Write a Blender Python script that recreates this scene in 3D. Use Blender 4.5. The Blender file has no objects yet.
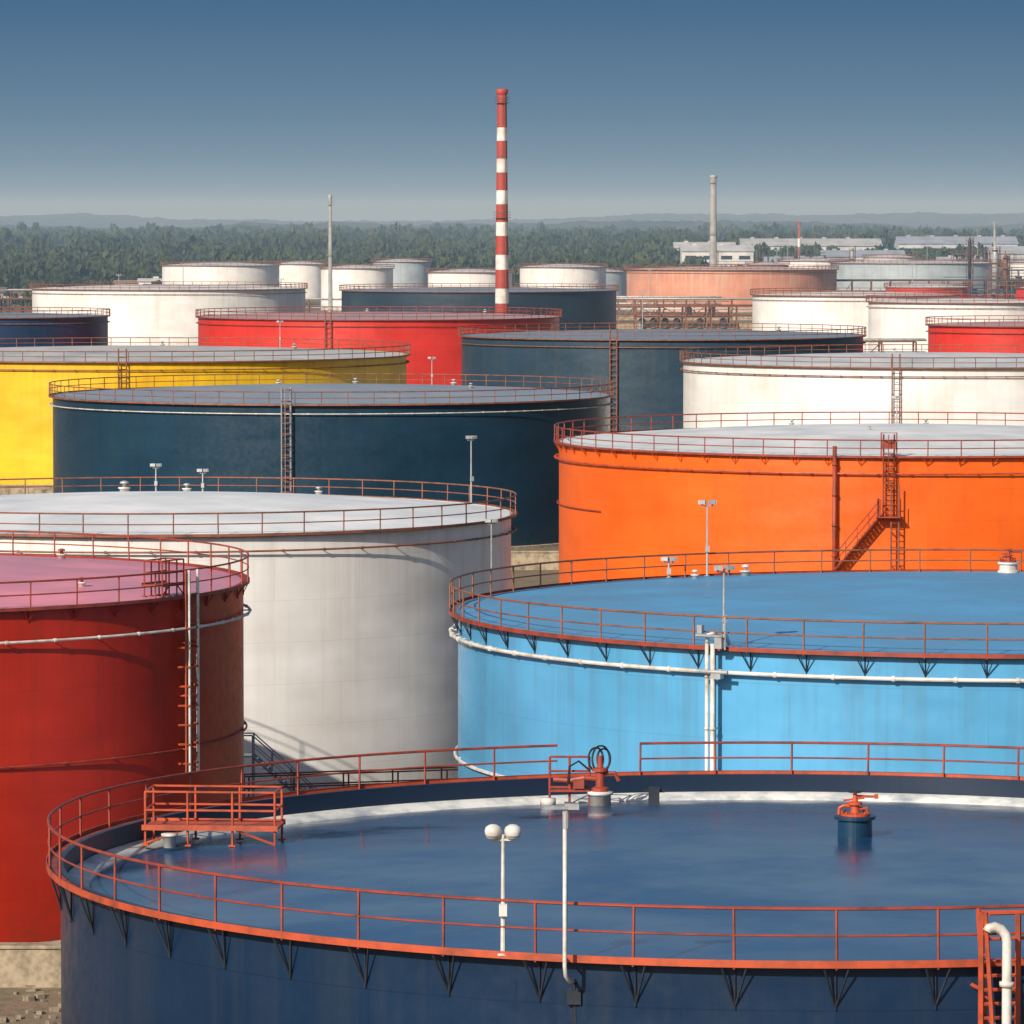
import bpy, math, random
import numpy as np
from mathutils import Vector, noise, Matrix
random.seed(7); rng=np.random.default_rng(7)
S=bpy.context.scene; COL=S.collection
HC=28.0; G0=-1.2   # near ground level

# ------------------------------------------------------------------ mesh builder
class MB:
    def __init__(s): s.v=[]; s.f=[]; s.uv=None
    def add(s,vs,fs):
        o=len(s.v); s.v+= [tuple(p) for p in vs]; s.f+=[tuple(i+o for i in f) for f in fs]
    def box(s,c,sz,rz=0.0):
        ca,sa=math.cos(rz),math.sin(rz); vs=[]
        for dz in(-.5,.5):
            for dx,dy in((-.5,-.5),(.5,-.5),(.5,.5),(-.5,.5)):
                x=dx*sz[0];y=dy*sz[1]
                vs.append((c[0]+x*ca-y*sa,c[1]+x*sa+y*ca,c[2]+dz*sz[2]))
        s.add(vs,[(3,2,1,0),(4,5,6,7),(0,1,5,4),(1,2,6,5),(2,3,7,6),(3,0,4,7)])
    def tube(s,pts,r,n=6,closed=False):
        P=[Vector(p) for p in pts]; m=len(P)
        rr=r if isinstance(r,(list,tuple)) else [r]*m
        T=[]
        for i in range(m):
            if closed: t=P[(i+1)%m]-P[i-1]
            else: t=P[min(i+1,m-1)]-P[max(i-1,0)]
            T.append(t.normalized())
        a=Vector((0,0,1)) if abs(T[0].z)<.9 else Vector((1,0,0))
        N=(a-T[0]*a.dot(T[0])).normalized(); vs=[]
        for i in range(m):
            if i>0:
                N=(N-T[i]*N.dot(T[i])); N=N.normalized() if N.length>1e-6 else Vector((1,0,0))
            B=T[i].cross(N)
            for k in range(n):
                w=2*math.pi*k/n
                vs.append(P[i]+(N*math.cos(w)+B*math.sin(w))*rr[i])
        fs=[]
        for i in range(m if closed else m-1):
            j=(i+1)%m
            for k in range(n):
                l=(k+1)%n; fs.append((i*n+k,i*n+l,j*n+l,j*n+k))
        if not closed:
            fs.append(tuple(range(n-1,-1,-1))); fs.append(tuple((m-1)*n+k for k in range(n)))
        s.add(vs,fs)
    def lathe(s,prof,c=(0,0,0),n=24,cap=True):
        vs=[];fs=[]
        for (r,z) in prof:
            for k in range(n):
                w=2*math.pi*k/n; vs.append((c[0]+r*math.cos(w),c[1]+r*math.sin(w),c[2]+z))
        for i in range(len(prof)-1):
            for k in range(n):
                l=(k+1)%n; fs.append((i*n+k,i*n+l,(i+1)*n+l,(i+1)*n+k))
        if cap:
            fs.append(tuple(range(n-1,-1,-1))); fs.append(tuple((len(prof)-1)*n+k for k in range(n)))
        s.add(vs,fs)
    def obj(s,name,mat,parent=None,smooth=False,uv=None,loc=None):
        me=bpy.data.meshes.new(name); me.from_pydata(s.v,[],s.f)
        if uv is not None:
            l=me.uv_layers.new(name="UVMap"); arr=np.array(uv,dtype=np.float32).reshape(-1)
            l.data.foreach_set("uv",arr)
        if smooth: me.polygons.foreach_set("use_smooth",[True]*len(me.polygons))
        me.materials.append(mat); me.update()
        ob=bpy.data.objects.new(name,me); COL.objects.link(ob)
        if loc: ob.location=loc
        if parent: ob.parent=parent
        return ob
def empty(name,loc=(0,0,0)):
    e=bpy.data.objects.new(name,None); e.location=loc; e.empty_display_size=1; COL.objects.link(e); return e

# ------------------------------------------------------------------ materials
def nm(name):
    m=bpy.data.materials.new(name); m.use_nodes=True; nt=m.node_tree
    return m,nt,nt.nodes['Principled BSDF']
def N(nt,t,**k):
    n=nt.nodes.new(t)
    for a,b in k.items(): setattr(n,a,b)
    return n
def L(nt,a,b): nt.links.new(a,b)
def mixc(nt,fac,a,b,mode='MIX'):
    n=N(nt,'ShaderNodeMix',data_type='RGBA',blend_type=mode)
    if isinstance(fac,(int,float)): n.inputs[0].default_value=fac
    else: L(nt,fac,n.inputs[0])
    for i,x in((6,a),(7,b)):
        if isinstance(x,(tuple,list)): n.inputs[i].default_value=(*x[:3],1)
        else: L(nt,x,n.inputs[i])
    return n.outputs[2]
def ramp(nt,src,a,b,va=0.,vb=1.):
    n=N(nt,'ShaderNodeMapRange'); n.clamp=True
    L(nt,src,n.inputs[0]); n.inputs[1].default_value=a;n.inputs[2].default_value=b
    n.inputs[3].default_value=va;n.inputs[4].default_value=vb
    return n.outputs[0]
def noi(nt,vec,scale,detail=4,rough=.55):
    n=N(nt,'ShaderNodeTexNoise'); n.inputs['Scale'].default_value=scale
    n.inputs['Detail'].default_value=detail; n.inputs['Roughness'].default_value=rough
    if vec is not None: L(nt,vec,n.inputs['Vector'])
    return n.outputs[0]
def mapping(nt,vec,sc,loc=(0,0,0)):
    n=N(nt,'ShaderNodeMapping'); n.inputs['Scale'].default_value=sc; n.inputs['Location'].default_value=loc
    L(nt,vec,n.inputs[0]); return n.outputs[0]

def wall_mat(name,col,rough=.36,dirt=.35,H=12.5,dcol=(.12,.09,.06),seed=0.,spec=.5,seam=.34):
    m,nt,p=nm(name); p.inputs['Specular IOR Level'].default_value=spec
    tc=N(nt,'ShaderNodeTexCoord'); uv=tc.outputs['UV']
    br=N(nt,'ShaderNodeTexBrick'); br.inputs['Scale'].default_value=1
    br.inputs['Brick Width'].default_value=7.3; br.inputs['Row Height'].default_value=2.08
    br.inputs['Mortar Size'].default_value=.02; br.inputs['Mortar Smooth'].default_value=.6
    br.inputs['Color1'].default_value=(.43,.43,.43,1); br.inputs['Color2'].default_value=(.57,.57,.57,1); br.inputs['Mortar'].default_value=(.5,.5,.5,1)
    L(nt,uv,br.inputs['Vector'])
    streak=noi(nt,mapping(nt,uv,(1.3,.045,1),(seed,0,0)),1.0,4,.65)
    streak2=noi(nt,mapping(nt,uv,(4.5,.12,1),(seed,3,0)),1.0,2,.6)
    big=noi(nt,mapping(nt,uv,(.11,.16,1),(seed,seed,0)),1.0,4,.6)
    fine=noi(nt,mapping(nt,uv,(1,1,1)),2.2,4,.7)
    sx=N(nt,'ShaderNodeSeparateXYZ'); L(nt,uv,sx.inputs[0])
    top=ramp(nt,sx.outputs[1],H*.3,H,0.2,1.0)
    bot=ramp(nt,sx.outputs[1],0,2.2,.8,0.)
    light=tuple(min(.88,c*1.14+.006) for c in col); dark=tuple(c*.78 for c in col)
    c=mixc(nt,ramp(nt,big,.3,.7),dark,light)
    c=mixc(nt,.13,c,br.outputs['Color'],'OVERLAY')
    mul=N(nt,'ShaderNodeMath',operation='MULTIPLY'); L(nt,ramp(nt,streak,.46,.72),mul.inputs[0]); L(nt,top,mul.inputs[1])
    mul2=N(nt,'ShaderNodeMath',operation='MULTIPLY'); L(nt,mul.outputs[0],mul2.inputs[0]); mul2.inputs[1].default_value=dirt
    c=mixc(nt,mul2.outputs[0],c,tuple(dcol[i]*.5+col[i]*.35 for i in range(3)))
    m3=N(nt,'ShaderNodeMath',operation='MULTIPLY'); L(nt,ramp(nt,streak2,.54,.76),m3.inputs[0]); m3.inputs[1].default_value=.4*dirt
    c=mixc(nt,m3.outputs[0],c,light)
    m4=N(nt,'ShaderNodeMath',operation='MULTIPLY'); L(nt,ramp(nt,fine,.35,.7),m4.inputs[0]); L(nt,bot,m4.inputs[1])
    c=mixc(nt,m4.outputs[0],c,dcol)
    m5=N(nt,'ShaderNodeMath',operation='MULTIPLY'); L(nt,br.outputs['Fac'],m5.inputs[0]); m5.inputs[1].default_value=seam
    c=mixc(nt,m5.outputs[0],c,tuple(x*.55 for x in col))
    L(nt,c,p.inputs['Base Color'])
    L(nt,ramp(nt,fine,.3,.7,rough-.08,rough+.10),p.inputs['Roughness'])
    b2=N(nt,'ShaderNodeBump'); b2.inputs['Strength'].default_value=.5; b2.inputs['Distance'].default_value=.15
    L(nt,noi(nt,mapping(nt,uv,(.22,.48,1),(seed,1,0)),1.0,1,.5),b2.inputs['Height'])
    L(nt,b2.outputs[0],p.inputs['Normal'])
    return m
def roof_mat(name,col,rough=.38,spec=.5,seam=.35,var=1.):
    m,nt,p=nm(name)
    tc=N(nt,'ShaderNodeTexCoord'); ob=tc.outputs['Object']
    br=N(nt,'ShaderNodeTexBrick'); br.inputs['Scale'].default_value=1
    br.inputs['Brick Width'].default_value=9.; br.inputs['Row Height'].default_value=2.4
    br.inputs['Mortar Size'].default_value=.03; br.inputs['Mortar Smooth'].default_value=.5
    br.inputs['Color1'].default_value=(.45,.45,.45,1); br.inputs['Color2'].default_value=(.56,.56,.56,1); br.inputs['Mortar'].default_value=(.5,.5,.5,1)
    mp=N(nt,'ShaderNodeMapping'); mp.inputs['Rotation'].default_value=(0,0,math.radians(57)); L(nt,ob,mp.inputs[0]); L(nt,mp.outputs[0],br.inputs['Vector'])
    big=noi(nt,ob,.16,4,.65); fine=noi(nt,ob,1.1,4,.7)
    c=mixc(nt,ramp(nt,big,.32,.68),tuple(x*(1-.2*var) for x in col),tuple(min(.88,x*(1+.12*var)) for x in col))
    c=mixc(nt,.22,c,br.outputs['Color'],'OVERLAY')
    mf=N(nt,'ShaderNodeMath',operation='MULTIPLY'); L(nt,ramp(nt,fine,.52,.8),mf.inputs[0]); mf.inputs[1].default_value=.4*var
    c=mixc(nt,mf.outputs[0],c,tuple(x*.62+.015 for x in col))
    m5=N(nt,'ShaderNodeMath',operation='MULTIPLY'); L(nt,br.outputs['Fac'],m5.inputs[0]); m5.inputs[1].default_value=seam
    c=mixc(nt,m5.outputs[0],c,tuple(x*.5 for x in col))
    L(nt,c,p.inputs['Base Color']); p.inputs['Specular IOR Level'].default_value=spec
    L(nt,ramp(nt,big,.35,.65,rough-.1,rough+.14),p.inputs['Roughness'])
    b=N(nt,'ShaderNodeBump'); b.inputs['Strength'].default_value=.3; b.inputs['Distance'].default_value=.05
    L(nt,noi(nt,ob,.5,2,.5),b.inputs['Height']); L(nt,b.outputs[0],p.inputs['Normal'])
    return m
def simple(name,col,rough=.5,var=.25,metal=0,scale=1.5,col2=None):
    m,nt,p=nm(name); tc=N(nt,'ShaderNodeTexCoord')
    n=noi(nt,tc.outputs['Object'],scale,4,.65)
    c2=col2 if col2 else tuple(c*(1-var*1.6) for c in col)
    L(nt,mixc(nt,ramp(nt,n,.42,.72),tuple(min(.9,c*(1+var*.4)) for c in col),c2),p.inputs['Base Color'])
    p.inputs['Roughness'].default_value=rough; p.inputs['Metallic'].default_value=metal
    return m
M_RAIL=simple('red_oxide_paint',(.30,.048,.026),.5,.3,col2=(.12,.035,.026))
M_RAILB=simple('rust_brown_paint',(.25,.09,.05),.55,.3,col2=(.10,.05,.036))
M_ORANGE=simple('toe_plate_orange',(.46,.075,.028),.5,.25,col2=(.22,.05,.025))
M_WHITE=simple('white_pipe_paint',(.66,.64,.61),.42,.12,col2=(.40,.34,.27))
M_GALV=simple('galvanised_steel',(.42,.43,.44),.45,.2,.3)
M_DARK=simple('dark_steel',(.02,.027,.04),.5,.3)
M_RUST=simple('rusty_steel',(.20,.09,.05),.7,.4)
M_BLACK=simple('black_rubber',(.015,.015,.017),.5,.2)
M_CONC=simple('concrete',(.36,.29,.20),.9,.3,scale=1.6,col2=(.13,.105,.075))
M_GLASS=simple('window_dark',(.03,.04,.05),.15,.1)
M_SEAL=simple('seal_band_paint',(.62,.62,.60),.5,.2,scale=.9,col2=(.22,.26,.30))

# ------------------------------------------------------------------ tank parts
def P(R,a,z): return (R*math.sin(a),-R*math.cos(a),z)
def ringpts(R,z,n,a0=0,a1=360,zf=None):
    zf=zf or (lambda a:z)
    if a1-a0>=360: return [P(R,2*math.pi*i/n,zf(2*math.pi*i/n)) for i in range(n)]
    k=max(2,int(n*(a1-a0)/360)); return [P(R,math.radians(a0+(a1-a0)*i/k),zf(math.radians(a0+(a1-a0)*i/k))) for i in range(k+1)]
def ladder(par,R,adeg,z0,z1,w=.55,ms=M_WHITE,mr=M_RAIL,cage=True,off=.28,rr=.03,rs=.32):
    a=math.radians(adeg); nrm=Vector((math.sin(a),-math.cos(a),0)); tg=Vector((math.cos(a),math.sin(a),0))
    c=nrm*(R+off); s=MB(); g=MB()
    for sd in(-1,1):
        s.tube([c+tg*sd*w/2+Vector((0,0,z0)),c+tg*sd*w/2+Vector((0,0,z1+1.1))],rr*1.3,6)
    z=z0+.2
    while z<z1+.2:
        g.tube([c-tg*w/2+Vector((0,0,z)),c+tg*w/2+Vector((0,0,z))],rr*.75,5); z+=rs
    z=z0+1
    while z<z1:
        for sd in(-1,1): g.tube([nrm*R+tg*sd*w/2+Vector((0,0,z)),c+tg*sd*w/2+Vector((0,0,z))],rr,4)
        z+=2.2
    if cage:
        z=z0+2.4
        while z<z1+1.2:
            g.tube([c+tg*math.cos(q)*.38+nrm*math.sin(q)*.62+Vector((0,0,z)) for q in [math.pi*i/8 for i in range(9)]],rr*.8,4); z+=.95
        for i in(1,4,7):
            q=math.pi*i/8; b=c+tg*math.cos(q)*.38+nrm*math.sin(q)*.62
            s.tube([b+Vector((0,0,z0+2.4)),b+Vector((0,0,z1+1.1))],rr*.6,4)
    s.obj('ladder_stringers',ms,par); g.obj('ladder_rungs',mr,par)
def stair(par,R,a0,a1,z0,z1,mat):
    s=MB(); n=max(6,int(abs(z1-z0)/.22)); 
    for Rr in (R+.15,R+.95):
        s.tube([P(Rr,math.radians(a0+(a1-a0)*i/n),z0+(z1-z0)*i/n) for i in range(n+1)],.07,4)
    for h in(.55,1.05):
        s.tube([P(R+.95,math.radians(a0+(a1-a0)*i/n),z0+(z1-z0)*i/n+h) for i in range(n+1)],.035,5)
    for i in range(n+1):
        q=math.radians(a0+(a1-a0)*i/n); z=z0+(z1-z0)*i/n
        p=P(R+.55,q,z+.03); s.box(p,(.28,.8,.04),q)
        if i%4==0: s.tube([P(R+.95,q,z),P(R+.95,q,z+1.05)],.03,5)
    s.obj('stair',mat,par)
def tank(name,cx,cy,R,zt,wm,rm,rail=M_RAILB,toe=None,rise=.8,seg=192,pipe=M_RAILB,pz=.95,pr=.06,gaps=None,inset=0,
         sp=2.2,rr=.036,w=.5,brk=True,deckmat=None,toeh=.08,bh=.95,rh=(1.1,0),zb=0.):
    e=empty(name,(cx,cy,0))
    b=MB(); n=seg
    vs=[];uv=[]
    for i in range(n):
        a=2*math.pi*i/n; vs+= [P(R,a,zb),P(R,a,zt)]
    fs=[]
    for i in range(n):
        j=(i+1)%n; fs.append((2*i,2*j,2*j+1,2*i+1))
        u0=R*2*math.pi*i/n; u1=R*2*math.pi*(i+1)/n
        uv+=[(u0,0),(u1,0),(u1,zt-zb),(u0,zt-zb)]
    b.add(vs,fs); b.obj('shell',wm,e,True,uv)
    f=MB(); f.lathe([(R+.5,zb+0.0),(R+.5,zb+.22),(R+.01,zb+.25)],n=96,cap=False); f.obj('foundation_ring',M_CONC,e)
    zr=zt-inset; Ri=R-.03
    c=MB(); c.lathe([(R+.004,zt-.12),(R+.07,zt-.12),(R+.07,zt+.03),(Ri-.04,zt+.03),(Ri-.04,zr-.05)],n=n,cap=False)
    c.obj('curb_angle',deckmat or wm,e,False,[(0,0)]*sum(len(x) for x in c.f))
    r=MB(); rows=22; m=96*2
    Re=Ri-.05-(.62 if inset else 0)
    r.v.append((0,0,zr+rise))
    for k in range(1,rows+1):
        t=k/rows; 
        for i in range(m):
            q=2*math.pi*i/m; r.v.append((Re*t*math.sin(q),-Re*t*math.cos(q),zr+rise*(1-t*t)))
    for i in range(m): r.f.append((0,1+i,1+(i+1)%m))
    for k in range(rows-1):
        o=1+k*m
        for i in range(m): r.f.append((o+i,o+m+i,o+m+(i+1)%m,o+(i+1)%m))
    r.obj('roof',rm,e,True)
    if inset:
        w_=MB(); w_.lathe([(Re+.005,zr-.02),(Re+.01,zr+.03),(Ri-.06,zr+.17)],n=n,cap=False); w_.obj('seal_band',M_SEAL,e,True)
    d=MB(); Ro=R+w; nn=n
    d.lathe([(R+.075,zt-.045),(Ro,zt-.045),(Ro,zt+.0),(R+.075,zt+.0)],n=nn,cap=False); d.obj('walkway',rail,e)
    t=MB(); t.lathe([(Ro+.003,zt-.06),(Ro+.028,zt-.06),(Ro+.028,zt+toeh),(Ro+.003,zt+toeh)],n=nn,cap=False); t.obj('toe_plate',toe or rail,e)
    g=MB(); gaps=gaps or []
    def ingap(q): return any(x<=q<=y for x,y in gaps)
    hf=lambda a: rh[0]+rh[1]*math.cos(a)
    npost=int(2*math.pi*Ro/sp)
    for i in range(npost):
        q=360*i/npost
        if ingap(q): continue
        qq=math.radians(q); g.tube([P(Ro-.03,qq,zt-.1),P(Ro-.03,qq+random.uniform(-.018,.018)/Ro,zt+hf(qq)-.02)],rr*1.05,5)
    segs=[(0,360)] if not gaps else [(gaps[0][1]-360,gaps[0][0])]
    for h in(.52,1.):
        zf=lambda a,h=h: zt+h*hf(a)
        if not gaps: g.tube(ringpts(Ro-.03,0,nn,0,360,zf),rr*(1.15 if h>.9 else .8),6,True)
        else: g.tube(ringpts(Ro-.03,0,nn,*segs[0],zf),rr*(1.15 if h>.9 else .8),6)
    g.obj('railing',rail,e)
    if brk:
        k=MB()
        for i in range(npost):
            qq=2*math.pi*i/npost; da=.26/R
            for sg in(-1,1): k.tube([P(R+.01,qq,zt-bh),P(Ro-.03,qq+sg*da,zt-.07)],.026,4)
            k.tube([P(R+.03,qq,zt-bh-.05),P(R+.03,qq,zt-.1)],.024,4)
        k.obj('brackets',M_DARK if brk==1 else wm,e,False,[(0,0)]*sum(len(x) for x in k.f))
    if pipe:
        k=MB(); k.tube(ringpts(R+.28,zt-pz,nn),pr,8,True)
        for i in range(npost):
            qq=2*math.pi*(i+.5)/npost; k.tube([P(R,qq,zt-pz),P(R+.3,qq,zt-pz)],.03,4)
            k.tube([P(R+.28,qq-.06/R,zt-pz),P(R+.28,qq+.06/R,zt-pz)],pr*1.45,8)
        k.obj('sprinkler_pipe',pipe,e)
    return e
def on_tank(cx,cy,R,adeg,z):
    p=P(R,math.radians(adeg),z); return (cx+p[0],cy+p[1],p[2])
def vents(e,R,z,rise,spec,mat=M_WHITE,mat2=M_GALV):
    b=MB(); c=MB()
    for (fr,ad,h) in spec:
        h*=.8; r=R*fr; zz=z+rise*(1-fr*fr)-.03; x,y,_=P(r,math.radians(ad),0); s=h/.65
        b.lathe([(.24*s,0),(.24*s,h*.4),(.32*s,h*.4),(.32*s,h*.5),(.14*s,h*.52)],(x,y,zz),14)
        c.lathe([(.10*s,h*.52),(.10*s,h*.8),(.24*s,h*.8),(.2*s,h*.95),(.04,h*1.02)],(x,y,zz),14)
    b.obj('vent_base',mat,e,True); c.obj('vent_cap',mat2,e,True)

def floodlight(loc,h=2.6,heads='round',mat=M_WHITE,arm=.5,rz=0,s=1.0,name='floodlight_post'):
    e=empty(name,loc); e.rotation_euler=(0,0,rz)
    p=MB(); p.tube([(0,0,0),(0,0,h)],[.055*s,.035*s],8); p.lathe([(.13,0),(.13,.04),(.07,.06)],(0,0,0),10)
    p.tube([(-arm/2,0,h-.12),(arm/2,0,h-.12)],.03*s,6); p.box((0,-.09,h*.38),(.17,.12,.26)); p.obj('pole',mat,e)
    g=MB(); gl=MB()
    for sd in(-1,1):
        x=sd*arm/2
        if heads=='round':
            pr=[(.03,-.02),(.14,.02),(.175,.11),(.185,.18),(.16,.26),(.08,.31),(.02,.32)]
            g.lathe([(a*s,b*s) for a,b in pr],(x,0,h-.1),16)
            gl.lathe([(.16*s,0),(.12*s,-.05*s),(.02,-.06*s)],(x,-.02,h-.02),14)
        else:
            g.box((x,0,h+.04),(.30*s,.26*s,.17*s),.25*sd); g.box((x,.06,h-.08),(.06,.06,.14)); gl.box((x,-.15*s,h+.03),(.24*s,.02,.13*s),.25*sd)
    g.obj('lamp_housing',mat,e,heads=='round'); gl.obj('lamp_glass',M_GALV,e)
    return e

W=wall_mat; RF=roof_mat
# ---- navy tank (front)
A=(6.85,123,17.95); AZ=12.3
navy=W('navy_paint',(.003,.022,.062),.34,.6,dcol=(.05,.06,.08),seed=1,spec=.35,seam=.5); navyR=RF('navy_roof_paint',(.010,.060,.155),.20,.6,.6,1.5)
eA=tank('oil_storage_tank',A[0],A[1],A[2],AZ,navy,navyR,M_RAIL,M_ORANGE,.58,320,pipe=None,gaps=[(190.2,197.8)],inset=.62,sp=2.15,rr=.032,w=.32,toeh=.10,rh=(1.05,.15),zb=G0)
ladder(eA,17.9,10.6,2,AZ,.8,M_ORANGE,M_ORANGE,False,.75,.05,.3)
q0=math.radians(9.3); g=MB()
for rr_ in(.55,1.15):
    g.tube([P(17.9+rr_,q0,13.5),P(17.9+rr_,q0+.004,12.4),P(17.9+rr_,q0+.02,8)],.05,6)
for z in np.arange(8.5,13.5,.45): g.tube([P(18.45,q0+.004+(12.4-z)*.0036*(z<12.4),z),P(19.05,q0+.004+(12.4-z)*.0036*(z<12.4),z)],.03,5)
g.tube([P(18.45,q0,13.4),P(18.45,math.radians(12.5),13.4)],.05,6); g.tube([P(18.45,q0,12.85),P(18.45,math.radians(12.5),12.85)],.035,6)
g.obj('side_rail',M_ORANGE,eA)
g=MB(); q=math.radians(10.6); o_=19.2
pp=[P(o_,q,3),P(o_,q,11.6),P(o_,q,12.9),P(o_,q-.002,13.05),P(o_-.02,q-.007,13.16),P(o_-.04,q-.014,13.21),P(o_-.05,q-.020,13.18),P(o_-.05,q-.022,13.11)]
g.tube(pp,.105,14)
for z in(5,8,11): g.tube([P(17.9,q,z),P(o_,q,z)],.04,6)
for z in(6,9,12): g.tube([P(o_,q,z-.05),P(o_,q,z+.05)],.16,14)
g.obj('vent_pipe',M_WHITE,eA,True)
# ---- light blue tank
B=(19.1,198.6,21.25)
eB=tank('oil_storage_tank',B[0],B[1],B[2],12.5,W('light_blue_paint',(.085,.34,.60),.36,.5,seed=2),RF('light_blue_roof',(.095,.31,.55),.36,.5,.25),M_RAILB,M_RAIL,.75,288,pipe=M_WHITE,pz=.85,pr=.075,rr=.036,w=.35,toeh=.10,bh=.75,rh=(1.08,.1),zb=G0)
# ---- white tank
C=(-18.85,264,18.8)
eC=tank('oil_storage_tank',C[0],C[1],C[2],12.5,W('white_paint',(.85,.80,.75),.42,.45,dcol=(.40,.31,.2),seed=3),RF('white_roof',(.85,.85,.84),.4,.5,.2,.7),M_RAILB,M_RAILB,.9,256,pipe=M_RAILB,pz=.8,pr=.05,w=.3,brk=0,rh=(1.02,.08),zb=G0)
# ---- red tank
D=(-29.6,214,18.05)
eD=tank('oil_storage_tank',D[0],D[1],D[2],12.5,W('red_paint',(.47,.020,.004),.38,.6,dcol=(.14,.03,.02),seed=4,spec=.35),RF('pink_roof',(.76,.26,.33),.36,.6,.25),M_RAIL,M_RAIL,.7,256,pipe=M_WHITE,pz=1.3,pr=.055,w=.25,brk=2,bh=.5,zb=G0)
ladder(eD,18.05,63.4,5.2,12.5,.7,M_WHITE,M_ORANGE,False,.35,.05,.6)
ladder(eD,18.05,62.2,5.2,12.5,.3,M_ORANGE,M_ORANGE,False,.3,.03,.45)
k=MB()
for z in np.arange(5.6,12,.8):
    for a_ in(61.2,64.9): k.tube([P(18.05,math.radians(a_),z),P(18.45,math.radians(a_+(.9 if a_<63 else -.7)),z)],.045,5)
k.obj('ladder_brackets',M_ORANGE,eD)
# ---- orange tank
E=(27.2,351,23.9)
eE=tank('oil_storage_tank',E[0],E[1],E[2],12.5,W('orange_paint',(.86,.12,.005),.4,.45,dcol=(.3,.08,.02),seed=5),RF('grey_white_roof',(.76,.76,.75),.42,.5,.2,.8),M_RAIL,M_RAIL,1.0,256,pipe=M_ORANGE,pz=1.1,pr=.06,w=.35,rr=.04,brk=2,bh=.6)
ladder(eE,23.9,-6,8.4,12.9,.7,M_RAIL,M_RAILB,True,.35,.045); stair(eE,23.9,-14.2,-7.2,5.0,8.7,M_RAIL)
ladder(eE,23.9,-5,0,9.6,.5,M_RAILB,M_RAIL,False,.7,.045,.4)
k=MB(); k.box(P(24.5,math.radians(-6),8.6),(1.6,1.1,.08),math.radians(-6))
for s_ in(-.7,.7):
    for d_ in(0,1.0): k.tube([P(24.0+d_,math.radians(-6)+s_/24,8.6),P(24.0+d_,math.radians(-6)+s_/24,9.8)],.04,5)
k.box(P(24.3,math.radians(-6),13.3),(.9,.4,.5),math.radians(-6)); k.tube([P(24.3,math.radians(-7.2),12.5),P(24.3,math.radians(-7.2),14.1),P(24.3,math.radians(-4.8),14.1),P(24.3,math.radians(-4.8),12.5)],.05,5); k.obj('landing',M_RAIL,eE)
# ---- teal tank
F=(-16,444,24.7)
eF=tank('oil_storage_tank',F[0],F[1],F[2],12.5,W('dark_teal_paint',(.005,.033,.064),.34,.5,dcol=(.04,.06,.07),seed=6,spec=.4,seam=.45),RF('slate_roof',(.27,.30,.34),.36,.5,.3),M_RAILB,M_RAILB,.8,224,pipe=M_WHITE,pz=.75,pr=.045,w=.35,rr=.04,brk=0)
ladder(eF,24.7,-6.7,0,12.9,.8,M_GALV,M_RAILB,True,.4,.05,.45)
# ---- yellow
G=(-41.3,540,29.9)
eG=tank('oil_storage_tank',G[0],G[1],G[2],13.5,W('yellow_paint',(.87,.48,.007),.42,.45,seed=7),RF('grey_roof',(.55,.53,.50),.42,.5,.3),M_RAILB,M_RAILB,.8,224,pipe=M_RAILB,pz=.8,w=.4,rr=.044,brk=0)
ladder(eG,29.9,3,0,13.8,.8,M_RAILB,M_RAILB,False,.4,.06,.6)
Hh=(46.3,551,27.4)
wh2=W('white_paint_b',(.85,.81,.765),.45,.45,dcol=(.38,.29,.2),seed=8)
rf2=RF('grey_roof_b',(.64,.64,.63),.42,.5,.25)
eH=tank('oil_storage_tank',Hh[0],Hh[1],Hh[2],12.5,wh2,rf2,M_RAILB,M_RAILB,.8,192,pipe=M_RAILB,pz=.9,w=.4,rr=.044,brk=0)
ladder(eH,27.4,-12.6,0,12.9,.8,M_RAILB,M_GALV,False,.4,.06,.6)
slate=W('slate_paint',(.016,.046,.078),.4,.5,seed=9); slr=RF('slate_roof_b',(.20,.24,.29),.4,.5,.3)
eI=tank('oil_storage_tank',20.2,673,27,12.5,slate,slr,M_RAILB,M_RAILB,.7,160,pipe=M_RAILB,w=.4,rr=.048,brk=0)
ladder(eI,27,-15,0,12.9,.9,M_RAILB,M_RAILB,False,.4,.07,.7)
red2=W('red_paint_b',(.60,.026,.016),.42,.5,dcol=(.2,.05,.03),seed=10); rr2=RF('reddish_roof',(.46,.28,.26),.42,.5,.3)
eJ=tank('oil_storage_tank',-21.4,804,29,12.5,red2,rr2,M_RAIL,M_RAIL,.7,160,pipe=M_RAIL,w=.4,rr=.052,brk=0)
ladder(eJ,29,-14,0,12.9,.9,M_RAILB,M_RAILB,False,.4,.08,.8)
eK=tank('oil_storage_tank',-78,1138,31,12.5,wh2,RF('pale_roof',(.74,.70,.66),.45,.5,.3),M_RAILB,M_RAILB,.8,128,pipe=M_RAILB,w=.5,rr=.058,brk=0)
eL=tank('oil_storage_tank',-82.8,809,17.4,12.5,W('deep_blue_paint',(.006,.028,.08),.38,.3,seed=11),slr,M_RAILB,M_RAILB,.5,128,pipe=M_RAILB,w=.4,rr=.052,brk=0)
eM=tank('oil_storage_tank',-7.3,1107,30.4,12.5,W('dark_slate_paint',(.010,.030,.052),.4,.3,seed=12),slr,M_RAILB,M_RAILB,.6,128,pipe=None,w=.5,rr=.058,brk=0)
eN=tank('oil_storage_tank',68,1550,32.5,12.8,W('faded_terracotta_paint',(.60,.25,.15),.5,1.3,dcol=(.75,.6,.48),seed=13),RF('peach_roof',(.62,.42,.33),.5,.5,.3),M_RAILB,M_RAILB,.8,128,pipe=M_RAILB,w=.7,rr=.075,brk=0)
eO=tank('oil_storage_tank',145,1800,30.5,12.6,W('blue_grey_paint',(.36,.42,.46),.45,.6,seed=14),rf2,M_RAILB,M_RAILB,.8,96,pipe=None,w=.6,rr=.08,brk=0)
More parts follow.
